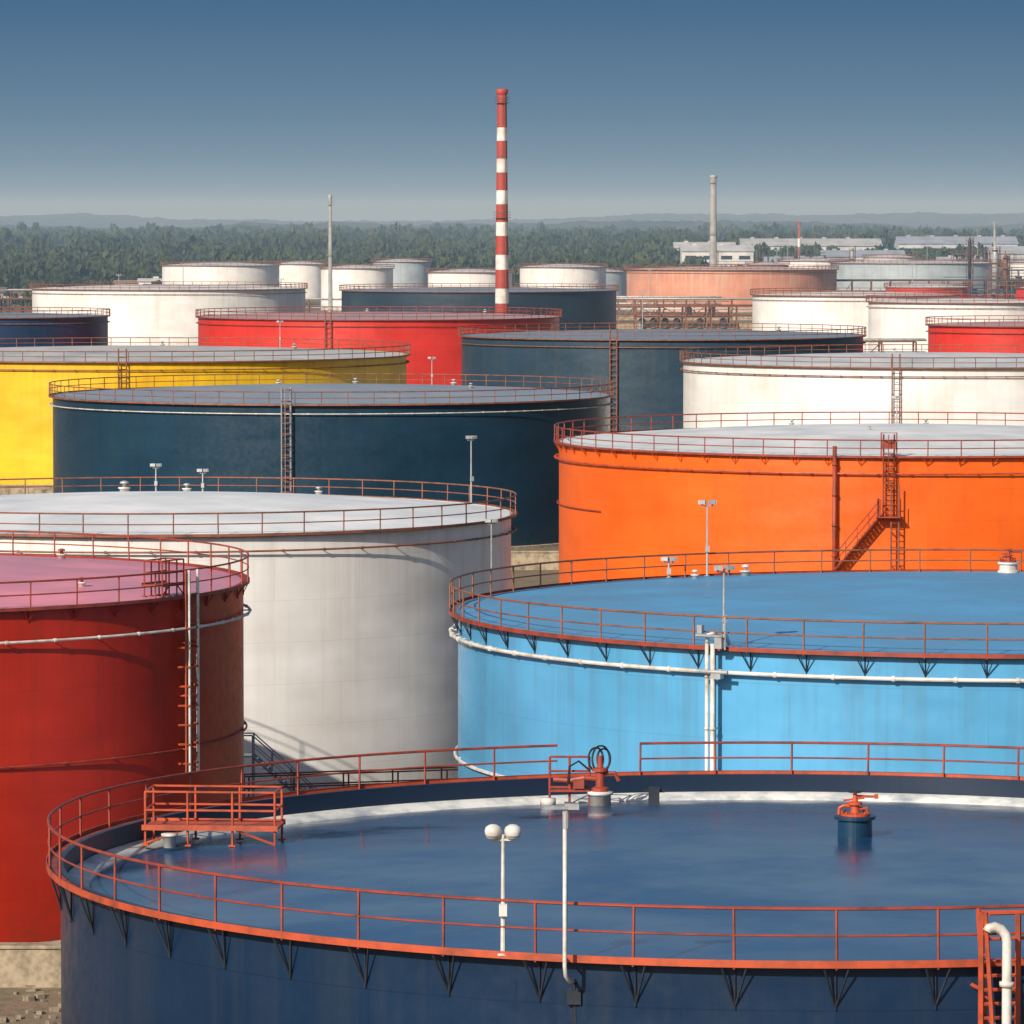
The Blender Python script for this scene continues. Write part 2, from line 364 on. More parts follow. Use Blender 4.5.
eP=tank('oil_storage_tank',86,950,18.3,12.5,wh2,RF('cream_roof',(.76,.68,.62),.45,.5,.3),M_RAIL,M_RAILB,.6,128,pipe=M_RAILB,w=.5,rr=.052,brk=0)
eP2=tank('oil_storage_tank',71.5,1040,21.5,12.5,wh2,RF('cream_roof_b',(.76,.66,.6),.45,.5,.3),M_RAILB,M_RAILB,.6,128,pipe=M_RAILB,w=.5,rr=.056,brk=0)
eQ=tank('oil_storage_tank',75.2,740,13.6,12.5,red2,rr2,M_RAIL,M_RAIL,.5,128,pipe=M_RAIL,w=.4,rr=.05,brk=0)
omat=eO.children[0].data.materials[0]
for (x,y,R,z,m) in [(-96,1650,19.3,13.1,wh2),(-74,1752,9,12.6,wh2),(-48,1550,11.2,13.1,wh2),(-40,1815,10.4,12.9,omat),
                  (-12.6,1500,12.6,12.4,wh2),(16.3,1600,13.8,13.0,wh2),(-190,1500,15,11,wh2),(205,1500,22,12,wh2),(150,1330,16,10,red2),(118,1420,12,9.0,red2),
                  (30,1750,10,10,omat),(118,1960,14,12,wh2),(152,2010,11,13,wh2),(206,1900,17,12,wh2),(97,1900,8,11,omat)]:
    tank('oil_storage_tank',x,y,R,z,m,rf2,M_RAILB,M_RAILB,.9,96,pipe=None,w=.5,rr=.065,brk=0)
vents(eB,B[2],12.5,.75,[(.93,207,.65),(.9,216,.5)],M_WHITE,M_WHITE)
vents(eC,C[2],12.5,.9,[(.9,190,.9),(.88,178,.7),(.86,150,.6)])
vents(eD,D[2],12.5,.7,[(.75,60,.5),(.8,140,.6)],M_WHITE,M_RAIL)
vents(eE,E[2],12.5,1.,[(.8,200,.6),(.85,170,.6),(.2,-30,.4)])
vents(eF,F[2],12.5,.8,[(.85,176,.8),(.86,150,.8),(.5,90,.6),(.9,195,.7)])
vents(eG,G[2],13.5,.8,[(.85,176,.8),(.6,100,.8)])
vents(eH,Hh[2],12.5,.8,[(.85,186,.8),(.6,100,.8)])
vents(eI,26.8,12.5,.7,[(.85,186,.9),(.6,100,.9)])
vents(eJ,28.9,12.5,.7,[(.85,186,.9),(.6,100,.9)])

def lowring(e,R,z,a0,a1,mat,r=.045):
    k=MB(); k.tube(ringpts(R+.12,z,200,a0,a1),r,6)
    a=a0
    while a<a1: k.tube([P(R,math.radians(a),z),P(R+.14,math.radians(a),z)],.05,5); a+=8
    k.obj('hose_ring',mat,e)
lowring(eD,D[2],6.2,-40,120,M_RAIL); lowring(eB,B[2],6.8,-100,-50,M_WHITE,.07); lowring(eE,E[2],8.2,-110,-62,M_RAIL)

# ---- light blue tank down pipes with cluster
k=MB()
for da,r in((-.34,.07),(.30,.085)):
    q=math.radians(-33.2+da); k.tube([P(B[2]+.55,q,G0+.2),P(B[2]+.55,q,12.7)],r,10)
    for z in np.arange(2,12.5,1.9): k.tube([P(B[2],q,z),P(B[2]+.55,q,z)],.03,5); k.tube([P(B[2]+.55,q,z-.05),P(B[2]+.55,q,z+.05)],r*1.3,10)
q=math.radians(-33.2)
k.tube([P(B[2]+.55,q-.006,12.7),P(B[2]+.52,q-.005,13.0),P(B[2]+.3,q,13.05),P(B[2]-.6,q,12.9),P(B[2]-.8,q,12.6)],.075,8)
k.obj('riser_pipes',M_WHITE,eB,True)
k=MB(); k.box(P(B[2]+.7,q+.022,12.75),(.3,.22,.4),q); k.box(P(B[2]+.7,q+.018,11.6),(.4,.25,.3),q); k.tube([P(B[2]+.8,q-.02,11.7),P(B[2]+.8,q+.04,11.7)],.07,8)
k.tube([P(B[2]+.8,q-.02,13.0),P(B[2]+.8,q+.03,13.0)],.05,6); k.box(P(B[2]+.5,q-.02,13.2),(.2,.18,.3),q); k.tube([P(B[2]+.6,q+.03,12.5),P(B[2]+.6,q+.03,13.7)],.04,6)
k.obj('valve_box',M_GALV,eB)

k=MB(); qa=math.radians(-14.4); k.tube([P(E[2]+.4,qa,.3),P(E[2]+.4,qa,13.2)],.14,8); 
for z in np.arange(2,13,2.): k.tube([P(E[2]+.4,qa,z-.08),P(E[2]+.4,qa,z+.08)],.19,8); k.tube([P(E[2],qa,z),P(E[2]+.4,qa,z)],.06,5)
k.obj('riser_pipe',M_RAIL,eE,True)

# ---- navy tank fittings
def small_platform(parent,loc,rz,w,d,h,mat,hatch=True):
    e=empty('access_platform',loc); e.rotation_euler=(0,0,rz)
    b=MB(); zf=h*.32
    b.box((0,0,zf),(w,d,.07)); b.box((0,-d/2-.02,zf+.03),(w+.05,.03,.14)); b.box((0,d/2+.02,zf+.03),(w+.05,.03,.14))
    xs=[-w/2+.06,-w/6,w/6,w/2-.06]
    for x in xs:
        for y in(-d/2+.06,d/2-.06):
            b.tube([(x,y,0),(x,y,h)],.034,6)
            b.box((x,y,.02),(.18,.18,.04))
    for y in(-d/2+.06,d/2-.06):
        for z in(zf+(h-zf)*.5,h): b.tube([(-w/2+.06,y,z),(w/2-.06,y,z)],.032,6)
    for x in(-w/2+.06,w/2-.06):
        for z in(zf+(h-zf)*.5,h): b.tube([(x,-d/2+.06,z),(x,d/2-.06,z)],.032,6)
    b.tube([(-w/2+.06,-d/2+.06,.05),(-w/6,-d/2+.06,zf)],.03,5); b.tube([(w/2-.06,-d/2+.06,.05),(w/6,-d/2+.06,zf)],.03,5)
    b.obj('frame',mat,e)
    if hatch:
        c=MB(); c.lathe([(.16,0),(.16,.3),(.22,.3),(.22,.36),(.05,.38)],(-w/2+.75,-d/2-.3,0),14); c.obj('gauge_hatch',M_WHITE,e,True)
    return e
small_platform(None,(-7.75,129.3,11.83),math.radians(-5),3.5,1.5,1.4,M_ORANGE)

def roof_valve(loc,s=1.,base=M_DARK,top=M_ORANGE,hh=.47):
    e=empty('roof_valve',loc)
    b=MB(); b.lathe([(.56*s,-.05),(.56*s,.03),(.47*s,.05),(.46*s,(hh-.09)*s),(.56*s,(hh-.09)*s),(.56*s,hh*s),(.2*s,hh*s)],(0,0,0),28); b.obj('nozzle',base,e,False)
    o=hh-.47
    b=MB(); b.lathe([(.40*s,(.475+o)*s),(.40*s,(.53+o)*s),(.13*s,(.55+o)*s),(.11*s,(.74+o)*s),(.2*s,(.77+o)*s),(.2*s,(.83+o)*s),(.08*s,(.86+o)*s),(.05*s,(1.08+o)*s),(.03,(1.1+o)*s)],(0,0,0),20)
    for i in range(8):
        q=math.pi*i/4; b.tube([(.35*s*math.cos(q),.35*s*math.sin(q),(.5+o)*s),(.35*s*math.cos(q),.35*s*math.sin(q),(.6+o)*s)],.03*s,6)
    b.tube([(0,0,(.72+o)*s),(-.3*s,0,(.74+o)*s),(-.42*s,0,(.68+o)*s),(-.44*s,0,(.5+o)*s)],.05*s,8)
    b.tube([(.1*s,0,(.66+o)*s),(.32*s,0,(.66+o)*s),(.34*s,0,(.53+o)*s)],.05*s,8)
    b.tube([(0,0,(1.0+o)*s),(.4*s,.05,(.98+o)*s),(.58*s,.05,(.98+o)*s)],.035*s,6); b.tube([(-.32*s,0,(.88+o)*s),(.25*s,0,(.95+o)*s)],.028*s,6); b.box((.58*s,.05,(.98+o)*s),(.1*s,.1*s,.12*s))
    b.obj('valve_body',top,e)
    b=MB(); b.tube([(.17*s*math.cos(t),.17*s*math.sin(t),(1.12+o)*s) for t in np.linspace(0,2*math.pi,18)[:-1]],.025*s,6,True); b.tube([(-.17*s,0,(1.12+o)*s),(.17*s,0,(1.12+o)*s)],.02*s,5); b.tube([(0,0,(1.05+o)*s),(0,0,(1.14+o)*s)],.03*s,6); b.obj('handwheel',M_DARK if top is not M_RAIL else M_RAIL,e)
    return e
navy_base=simple('navy_nozzle_paint',(.008,.04,.085),.35,.2)
roof_valve((8.8,127.6,12.16),.95,navy_base,M_ORANGE,.62)
roof_valve((21.6,217,12.75),.85,M_WHITE,M_RAIL)
e=empty('hose_valve_station',(2.35,138.2,11.75))
b=MB(); b.lathe([(.3,0),(.3,.32),(.36,.32),(.36,.4),(.1,.42)],(0.1,0,0),18); b.lathe([(.22,0),(.22,.2),(.05,.22)],(-1.35,.1,0),14); b.obj('nozzle',M_WHITE,e,True)
b=MB(); b.lathe([(.24,.42),(.24,.5),(.13,.55),(.13,.95),(.22,.97),(.22,1.05),(.09,1.08),(.07,1.4)],(0.1,0,0),16)
b.tube([(.1,0,.75),(-.35,0,.78),(-.75,.1,.7),(-1.2,.15,.72)],.07,8); b.tube([(.1,0,.9),(.5,0,.92),(.62,0,.7)],.06,8)
for x in(-1.3,-.75,-.2): b.tube([(x,.2,0),(x,.2,1.35)],.035,6)
for z in(.5,.95,1.35): b.tube([(-1.3,.2,z),(-.2,.2,z)],.032,6)
b.box((-.75,.25,.42),(1.1,.6,.05)); b.box((-.5,0,.62),(.3,.25,.25)); b.obj('valve_body',M_RAIL,e)
b=MB()
for cx_,rad,ph in((.12,.32,0),(.2,.24,.5),(-.02,.27,.3)):
    b.tube([(cx_+rad*math.cos(t)*.75,.05*math.sin(3*t)+ph*.2,1.3+rad*1.2*math.sin(t)) for t in np.linspace(0,2*math.pi,26)[:-1]],.028,6,True)
b.tube([(-.2,0,1.0),(-.5,0,1.25),(-.75,0,1.1),(-.8,0,.6)],.03,6); b.obj('hose',M_BLACK,e)
b=MB(); b.box((1.6,.2,.25),(.3,.3,.5)); b.tube([(1.3,.2,.4),(1.9,.2,.4)],.05,6); b.obj('drain_box',M_DARK,e)

# floodlights
floodlight(on_tank(A[0],A[1],A[2]+.26,-22.75,12.3),2.6,'round',M_WHITE,.42)
x,y,z=on_tank(A[0],A[1],A[2]+.75,-17.85,0); e=empty('mast_light',(x,y,-.15))
b=MB(); b.tube([(0,0,15.62),(0,0,12.35),(0.02,.05,12.15),(.1,.25,12.0),(.2,.7,11.95)],.045,8)
b.tube([(0,0,12.5),(0,.5,12.5)],.03,5); b.obj('pole',M_WHITE,e,True)
b=MB(); b.box((-.2,0,15.75),(.5,.24,.07),.1); b.box((.16,0,15.77),(.3,.2,.12),-.1); b.box((0,0,15.65),(.1,.1,.14)); b.tube([(.02,0,15.65),(.02,0,15.3)],.07,8); b.obj('lamp_head',M_GALV,e)
b=MB(); b.tube([(.03,.1,15.2),(.04,.12,13.5),(.03,.1,12.4)],.015,5); b.tube([(.2,.72,12.0),(.24,.74,10.5),(.22,.74,8)],.045,6); b.box((.2,.70,11.6),(.3,.2,.3)); b.obj('cable',M_DARK,e)
floodlight(on_tank(B[0],B[1],B[2]+.2,-32.2,12.5),2.9,'box',M_GALV,.42,.2)
floodlight(on_tank(B[0],B[1],B[2]+.2,209.6,12.5),3.2,'box',M_GALV,.45)
floodlight(on_tank(B[0],B[1],B[2]+.2,215,12.5),.8,'box',M_GALV,.35)
floodlight(on_tank(C[0],C[1],C[2]+.2,119,12.5),3.6,'box',M_GALV,.3,.5)
floodlight(on_tank(C[0],C[1],C[2]+1.0,64,G0),13.8,'box',M_GALV,.3)
floodlight(on_tank(C[0],C[1],C[2]+.2,184,12.5),1.6,'box',M_GALV,.3)
floodlight(on_tank(C[0],C[1],C[2]+.2,176,12.5),1.3,'box',M_GALV,.3)
floodlight(on_tank(E[0],E[1],E[2]+.2,176,12.5),2.2,'box',M_GALV,.4)
floodlight(on_tank(F[0],F[1],F[2]+.2,160,12.5),2.6,'box',M_GALV,.4)
floodlight(on_tank(G[0],G[1],G[2]+.2,150,13.5),3,'box',M_GALV,.4)
p=on_tank(D[0],D[1],D[2]-.4,60,12.55); small_platform(None,p,math.radians(60),1.7,1.0,1.5,M_RAIL,False)

def walkway(x0,y0,x1,y1,z,mat,name='pipe_walkway'):
    e=empty(name,((x0+x1)/2,(y0+y1)/2,G0)); dx,dy=x1-x0,y1-y0; Ln=math.hypot(dx,dy); rz=math.atan2(dy,dx); e.rotation_euler=(0,0,rz)
    b=MB(); b.box((0,0,z),(Ln,1.0,.08)); n=int(Ln/2.2)
    for i in range(n+1):
        x=-Ln/2+Ln*i/n
        for y in(-.47,.47): b.tube([(x,y,0),(x,y,z+1.1)],.045,5)
    for y in(-.47,.47):
        for h in(.55,1.1): b.tube([(-Ln/2,y,z+h),(Ln/2,y,z+h)],.04,5)
    b.obj('frame',mat,e)
    c=MB()
    for y,r in((-.9,.18),(-1.4,.14),(1.0,.2)): c.tube([(-Ln/2,y,.6),(Ln/2,y,.6)],r,8)
    c.obj('pipes',M_WHITE,e,True); return e
walkway(-17,231,6,238,2.2,M_RAILB); walkway(-9.5,186,-3,186,.8,M_RAILB)
e=empty('ground_stair',(-12.3,236,G0+.6)); b=MB()
for sd in(0,1.1):
    b.tube([(0,sd,3.2),(4.3,sd,-.6)],.07,5); b.tube([(0,sd,4.2),(4.3,sd,.4)],.035,5); b.tube([(0,sd,3.7),(4.3,sd,-.1)],.025,5)
    for i in range(5): b.tube([(.9*i,sd,3.2-.8*i),(.9*i,sd,4.2-.8*i)],.03,5)
    b.tube([(0,sd,-.6),(0,sd,4.2)],.05,5); b.tube([(-1.4,sd,-.6),(-1.4,sd,4.2)],.05,5); b.tube([(-1.4,sd,4.2),(0,sd,4.2)],.04,5)
for i in range(16): b.box((.25*i+.1,.55,3.05-.222*i),(.27,1.05,.04))
b.box((-.7,.55,3.2),(1.4,1.1,.07)); b.obj('frame',M_GALV,e)

def bund(x0,y0,x1,y1,h=1.3,t=.45,z=0.):
    e=empty('bund_wall',((x0+x1)/2,(y0+y1)/2,z)); Ln=math.hypot(x1-x0,y1-y0); e.rotation_euler=(0,0,math.atan2(y1-y0,x1-x0))
    b=MB(); n=max(1,int(Ln/6)); sl=Ln/n
    for i in range(n): b.box((-Ln/2+sl*(i+.5),0,h/2),(sl-.04,t,h)); 
    b.box((0,0,h+.06),(Ln,t+.16,.12)); b.obj('panels',M_CONC,e)
bund(-60,189.5,-10,189.5,1.5,.7,G0); bund(-10,190,-7,238,1.3,.45,G0); bund(-60,240,60,240,1.2,.45,G0); bund(-8,150,60,150,1.0,.45,G0)
for y in(310,400,500,610,730,880,1000,1200,1290,1400): bund(-230,y,230,y,1.4)
b=MB()
for _ in range(420):
    x=rng.uniform(-34,-8); y=rng.uniform(168,188.5); s=rng.uniform(.05,.3)
    b.box((x,y,G0+s*.3),(s*1.3,s,s*.8),rng.uniform(0,3))
b.obj('rubble',simple('rubble_stone',(.28,.22,.16),.9,.4,scale=3))

# ---- chimneys
def chimney(cx,cy,h,r0,r1,bands,name,mats,lad=M_GALV):
    e=empty(name,(cx,cy,0))
    zs=[0]+[h*b for b in bands]+[h]; mb=[MB(),MB()]
    for i in range(len(zs)-1):
        k=(len(zs)-2-i)%2; ra=r0+(r1-r0)*zs[i]/h; rb=r0+(r1-r0)*zs[i+1]/h
        mb[k].lathe([(ra,zs[i]),(rb,zs[i+1])],n=32,cap=False)
    mb[0].lathe([(r1,h-.01),(r1*1.25,h+.3),(r1*1.3,h+1.1),(r1*1.05,h+1.2),(r1*.8,h+1.2),(r1*.8,h-.5)],n=32,cap=False)
    mb[0].obj('shaft_red',mats[0],e,True)
    if mb[1].v: mb[1].obj('shaft_white',mats[1],e,True)
    g=MB()
    for zz in(h-1.5,h*.55):
        rr_=r0+(r1-r0)*zz/h+.55
        g.lathe([(rr_-.55,zz),(rr_,zz),(rr_,zz+.1),(rr_-.55,zz+.1)],n=24,cap=False)
        for hh in(.6,1.1): g.tube([(rr_*math.cos(t),rr_*math.sin(t),zz+hh) for t in np.linspace(0,2*math.pi,25)[:-1]],.04,4,True)
    g.tube([(r0*.6,-r0-.1,0),(r1*.6,-r1-.1,h)],.07,5); g.obj('platforms',lad,e)
mr=simple('chimney_red',(.36,.045,.03),.6,.35,scale=.4,col2=(.22,.05,.035)); mw=simple('chimney_white',(.74,.71,.67),.6,.15,scale=.4,col2=(.5,.42,.36))
top=51.6
edges=[45.5,43.0,39.6,37.0,33.6,31.0,27.6,25.0,21.4,18.6,15.,12.2,8.4,5.]
chimney(-1.9,950,top,1.42,.9,[x/top for x in sorted(edges)],'striped_chimney',(mr,mw),M_RUST)
gm=simple('chimney_concrete',(.34,.33,.32),.7,.25,scale=.3)
chimney(-49,1350,33.6,.62,.42,[],'chimney',(gm,gm)); chimney(68.3,1700,42,1.35,1.0,[],'chimney',(gm,gm)); chimney(133,2320,26,.8,.6,[.3,.45,.6,.75],'striped_chimney',(mr,mw))
chimney(212,2200,26,.6,.45,[],'chimney',(gm,gm))

# ---- pipe racks & process clutter
def pipe_rack(cx,cy,Ln,h,rz=0,mats=(M_RUST,M_WHITE)):
    e=empty('pipe_rack',(cx,cy,0)); e.rotation_euler=(0,0,rz); b=MB(); n=int(Ln/6)
    for i in range(n+1):
        x=-Ln/2+Ln*i/n
        for y in(-2,2): b.box((x,y,h/2),(.3,.3,h))
        for z in(h-.1,h*.6): b.box((x,0,z),(.28,4.4,.25))
        if i%3==0 and i<n: b.tube([(x,-2,.2),(x+Ln/n,-2,h)],.09,4)
    for y in(-2,2): b.box((0,y,h+.02),(Ln,.2,.2))
    b.obj('frame',mats[0],e)
    c=MB()
    for z in(h+.3,h*.6+.35):
        for y in(-1.4,-.7,.1,.8,1.5): c.tube([(-Ln/2-2,y,z),(Ln/2+2,y,z)],random.choice([.12,.2,.28]),7)
    c.obj('pipes',mats[1],e,True)
pipe_rack(48,905,50,6,0.05); pipe_rack(40,1245,70,6.5,0,(M_RUST,M_RAILB)); pipe_rack(55,1320,90,7,0,(M_RUST,M_GALV)); pipe_rack(-150,1380,90,6,0,(M_DARK,M_RAILB))
pipe_rack(-140,1010,60,5,.1,(M_DARK,M_RUST)); pipe_rack(110,1240,80,7,.02,(M_RUST,M_RUST)); pipe_rack(-20,1380,120,6,0,(M_RUST,M_GALV)); pipe_rack(160,1560,120,9,0,(M_RUST,M_DARK))
pipe_rack(-150,1560,110,6,0,(M_RUST,M_GALV)); pipe_rack(150,1880,130,9,0,(M_DARK,M_GALV)); pipe_rack(30,1480,60,5,0,(M_RUST,M_WHITE))
def column(cx,cy,h,r,mat,plats=4):
    e=empty('distillation_column',(cx,cy,0)); b=MB()
    b.lathe([(r,0),(r,h*.9),(r*.75,h*.96),(r*.25,h),(r*.2,h+1.5)],n=20); b.obj('vessel',mat,e,True); g=MB()
    for i in range(plats):
        z=h*(i+1)/(plats+.3); R=r+.9; g.lathe([(r,z),(R,z),(R,z+.12),(r,z+.12)],n=16,cap=False)
        for hh in(.6,1.15): g.tube([(R*math.cos(t),R*math.sin(t),z+hh) for t in np.linspace(0,2*math.pi,17)[:-1]],.05,4,True)
    g.tube([(r+.5,0,0),(r+.5,0,h)],.2,6); g.tube([(-r-.5,0,0),(-r-.5,0,h*.9)],.12,6); g.obj('platforms',M_RUST,e)
for (x,y,h,r) in [(166,1720,19,1.1),(171,1735,16,.9),(160,1750,22,.6),(176,1700,14,1.4),(186,1720,17,1.),(104,2100,17,.8),(196,1760,15,1.),(118,2080,14,.9),(140,2060,17,.7),(215,1980,18,.8),(182,1990,20,.8),(190,2010,16,1.1),(86,2120,15,.7),(230,2100,19,.9)]: column(x,y,h,r,random.choice([M_GALV,M_RUST,M_DARK]))
def structure(cx,cy,w,d,h,lev,mat):
    e=empty('process_structure',(cx,cy,0)); b=MB()
    xs=np.linspace(-w/2,w/2,max(2,int(w/6)+1))
    for x in xs:
        for y in(-d/2,d/2): b.box((x,y,h/2),(.3,.3,h))
    for i in range(lev):
        z=h*(i+1)/lev; b.box((0,0,z),(w+.6,d+.6,.22))
        for y in(-d/2,d/2): b.tube([(-w/2,y,z+1.1),(w/2,y,z+1.1)],.06,4)
    for i in range(len(xs)-1):
        b.tube([(xs[i],-d/2,0),(xs[i+1],-d/2,h/lev)],.1,4); b.tube([(xs[i+1],-d/2,h/lev),(xs[i],-d/2,2*h/lev)],.1,4)
    b.obj('frame',mat,e); c=MB()
    for i in range(int(w/3)):
        x=-w/2+1.5+3*i; z=h/lev*random.randint(0,lev-1); c.lathe([(.9,0),(.9,2.2),(.3,2.7)],(x,0,z+.15),12)
    c.obj('vessels',M_GALV,e,True)
structure(172,1690,22,8,12,4,M_RUST); structure(150,1660,14,7,8,3,M_DARK); structure(44,1290,24,8,6,2,M_RUST); structure(80,1180,20,7,7,2,M_RUST)
structure(-158,1440,26,7,7,2,M_DARK); structure(112,1160,16,7,6,2,M_RAIL); structure(120,2110,24,8,13,3,M_DARK); structure(196,2080,26,8,14,4,M_RUST); structure(160,2140,20,8,10,3,M_GALV); structure(90,2040,18,8,10,3,M_RUST); structure(222,2020,22,8,13,4,M_DARK)

# ---- warehouses
def warehouse(cx,cy,w,d,h,col,rc,rz=0,name='warehouse'):
    e=empty(name,(cx,cy,0)); e.rotation_euler=(0,0,rz)
    m=simple('cladding',col,.6,.2,scale=.12); mrf=simple('roof_sheet',rc,.5,.2,scale=.12)
    b=MB(); b.box((0,0,h/2),(w,d,h)); 
    b.add([(-w/2,-d/2,h),(-w/2,d/2,h),(-w/2,0,h+d*.12),(w/2,-d/2,h),(w/2,d/2,h),(w/2,0,h+d*.12)],[(0,2,1),(3,4,5)]); b.obj('walls',m,e)
    r=MB(); o=.6; k=d*.12
    r.add([(-w/2-o,-d/2-o,h-.05),(w/2+o,-d/2-o,h-.05),(w/2+o,0,h+k+.1),(-w/2-o,0,h+k+.1),(-w/2-o,d/2+o,h-.05),(w/2+o,d/2+o,h-.05)],[(0,1,2,3),(3,2,5,4)])
    for i in range(int(w/12)): r.box((-w/2+6+12*i,0,h+k+.4),(2,1.2,.7))
    r.obj('roof',mrf,e); g=MB()
    for i in range(int(w/8)):
        x=-w/2+4+8*i
        if i%3==1: g.box((x,-d/2-.02,h*.3),(4.5,.08,h*.6))
        g.box((x,-d/2-.02,h*.8),(5,.07,h*.12))
    g.obj('windows_and_doors',M_GLASS,e)
for (x,y,w,d,h,c,rc) in [(92,2250,32,22,14,(.62,.62,.6),(.5,.5,.5)),(128,2290,26,18,9,(.5,.5,.48),(.35,.37,.4)),(163,2330,38,24,11,(.52,.54,.56),(.3,.33,.38)),(213,2250,44,20,9,(.5,.56,.62),(.4,.4,.4)),(250,2360,50,30,12,(.56,.56,.54),(.4,.42,.45)),
                      (150,2520,70,30,15,(.5,.52,.54),(.45,.45,.45)),(96,2500,30,24,14,(.5,.52,.55),(.5,.5,.5)),(225,2540,60,30,16,(.45,.48,.53),(.33,.36,.42)),
                      (-128,1800,12,8,6,(.72,.72,.7),(.5,.5,.5)),(-140,1830,10,8,5,(.55,.5,.45),(.3,.2,.15)),(-20,1900,36,12,5,(.45,.38,.33),(.3,.25,.22)),(-175,1600,26,12,5,(.3,.25,.2),(.2,.15,.12))]:
    warehouse(x,y,w,d,h,c,rc)
for (x,y,h) in [(40,1450,14),(22,1330,12),(90,1700,18),(103,1690,16),(-60,1300,13),(-110,1400,13),(120,1500,15),(195,1750,24),(60,1100,12),(-92,1400,16),(30,1150,12),(140,1250,12),(-160,1240,13),(110,2000,20),(170,2050,22),(200,2150,24)]:
    e=empty('utility_pole',(x,y,0)); b=MB(); b.tube([(0,0,0),(0,0,h)],[.16,.09],6); b.box((0,0,h-.5),(1.4,.12,.12)); b.box((-.6,-.1,h-.25),(.35,.3,.25)); b.box((.6,-.1,h-.25),(.35,.3,.25)); b.obj('pole',M_GALV,e)

# ------------------------------------------------------------------ terrain
def tz(x,y):
    if y<292: return G0
    if y<306: return G0*(1-(y-292)/14.)
    if y<1880: return 0.
    t=min(1,(y-1880)/1400.); return t*t*(3-2*t)*6
xs=np.concatenate([np.linspace(-4500,-420,14),np.linspace(-400,400,60),np.linspace(420,4500,14)])
ys=np.concatenate([np.linspace(-300,290,20),np.linspace(292,306,4),np.linspace(320,1800,50),np.linspace(1850,4000,60),np.linspace(4200,14000,20)])
gv=[(float(x),float(y),tz(x,y)) for y in ys for x in xs]; nx=len(xs)
gf=[(j*nx+i,j*nx+i+1,(j+1)*nx+i+1,(j+1)*nx+i) for j in range(len(ys)-1) for i in range(nx-1)]
m,nt,p=nm('ground_soil'); tc=N(nt,'ShaderNodeTexCoord'); o=tc.outputs['Object']
n1=noi(nt,o,.03,6,.65); n2=noi(nt,o,.9,6,.75); n3=noi(nt,o,6,4,.7)
c=mixc(nt,ramp(nt,n1,.42,.58),(.22,.15,.09),(.13,.115,.085)); c=mixc(nt,ramp(nt,n2,.5,.66,0,.8),c,(.075,.085,.035)); c=mixc(nt,ramp(nt,n3,.4,.75,0,.6),c,(.28,.22,.15))
L(nt,c,p.inputs['Base Color']); p.inputs['Roughness'].default_value=.95
bp=N(nt,'ShaderNodeBump'); bp.inputs['Distance'].default_value=.15; L(nt,n2,bp.inputs['Height']); L(nt,bp.outputs[0],p.inputs['Normal'])
b=MB(); b.v=gv;b.f=gf; b.obj('ground',m)

def hillmat(name,a,b_):
    m,nt,p=nm(name); tc=N(nt,'ShaderNodeTexCoord'); n=noi(nt,mapping(nt,tc.outputs['Object'],(1,.25,2)),.014,6,.75); L(nt,mixc(nt,ramp(nt,n,.42,.58),a,b_),p.inputs['Base Color']); p.inputs['Roughness'].default_value=.95; return m
def hills(name,y0,y1,amp,base,seed,mat,sc):
    b=MB(); X=np.arange(-1800,1801,7.); Y=np.linspace(y0,y1,26)
    for y in Y:
        t=(y-y0)/(y1-y0); env=math.sin(math.pi*t)**.8
        for x in X:
            v=noise.fractal(Vector((x/sc,y/2600.,seed)),1.0,2.1,4)
            h=env*(base+amp*v)+ env*4.5*abs(noise.noise(Vector((x/13.,y/40.,seed+5)))) + env*5*noise.noise(Vector((x/45.,y/90.,seed+2)))
            b.v.append((x,y,max(-1,h)+ (6.0 if t>0 and t<1 else 2)))
    n=len(X)
    for j in range(25):
        for i in range(n-1): b.f.append((j*n+i,j*n+i+1,(j+1)*n+i+1,(j+1)*n+i))
    b.obj(name,mat)
hills('forested_hills',4700,6400,12,14,3.3,hillmat('hill_forest',(.02,.032,.014),(.065,.075,.04)),380)
hills('forested_hills',7600,10500,16,22,8.1,hillmat('hill_forest_far',(.02,.03,.015),(.055,.065,.035)),600)

def crown(nq,R,H):
    nc=16
    cl=rng.normal(size=(nc,3)); cl/=np.linalg.norm(cl,axis=1)[:,None]; cl*=rng.uniform(.3,.9,(nc,1))
    idx=rng.integers(0,nc,nq); d=rng.normal(size=(nq,3)); d/=np.linalg.norm(d,axis=1)[:,None]
    c=cl[idx]+d*rng.uniform(.12,.34,(nq,1)); nrm=d+.5*rng.normal(size=(nq,3)); nrm/=np.linalg.norm(nrm,axis=1)[:,None]
    c=c*np.array([R,R,H*.42]); c[:,2]+=H*.56
    a=np.cross(nrm,rng.normal(size=(nq,3))); a/=np.linalg.norm(a,axis=1)[:,None]; bb=np.cross(nrm,a)
    s=rng.uniform(.06,.13,(nq,1))*R
    q=np.stack([c-a*s-bb*s*.7,c+a*s-bb*s*.9,c+a*s*.8+bb*s,c-a*s*1.1+bb*s*.7],1)
    tr=[]
    for k in range(4):
        w0=math.pi/2*k;w1=w0+math.pi/2
        tr.append([[R*.1*math.cos(w0),R*.1*math.sin(w0),0],[R*.1*math.cos(w1),R*.1*math.sin(w1),0],[R*.05*math.cos(w1),R*.05*math.sin(w1),.55*H],[R*.05*math.cos(w0),R*.05*math.sin(w0),.55*H]])
    return np.concatenate([q,np.array(tr)],0)
protos=[crown(260,1.,1.) for _ in range(8)]
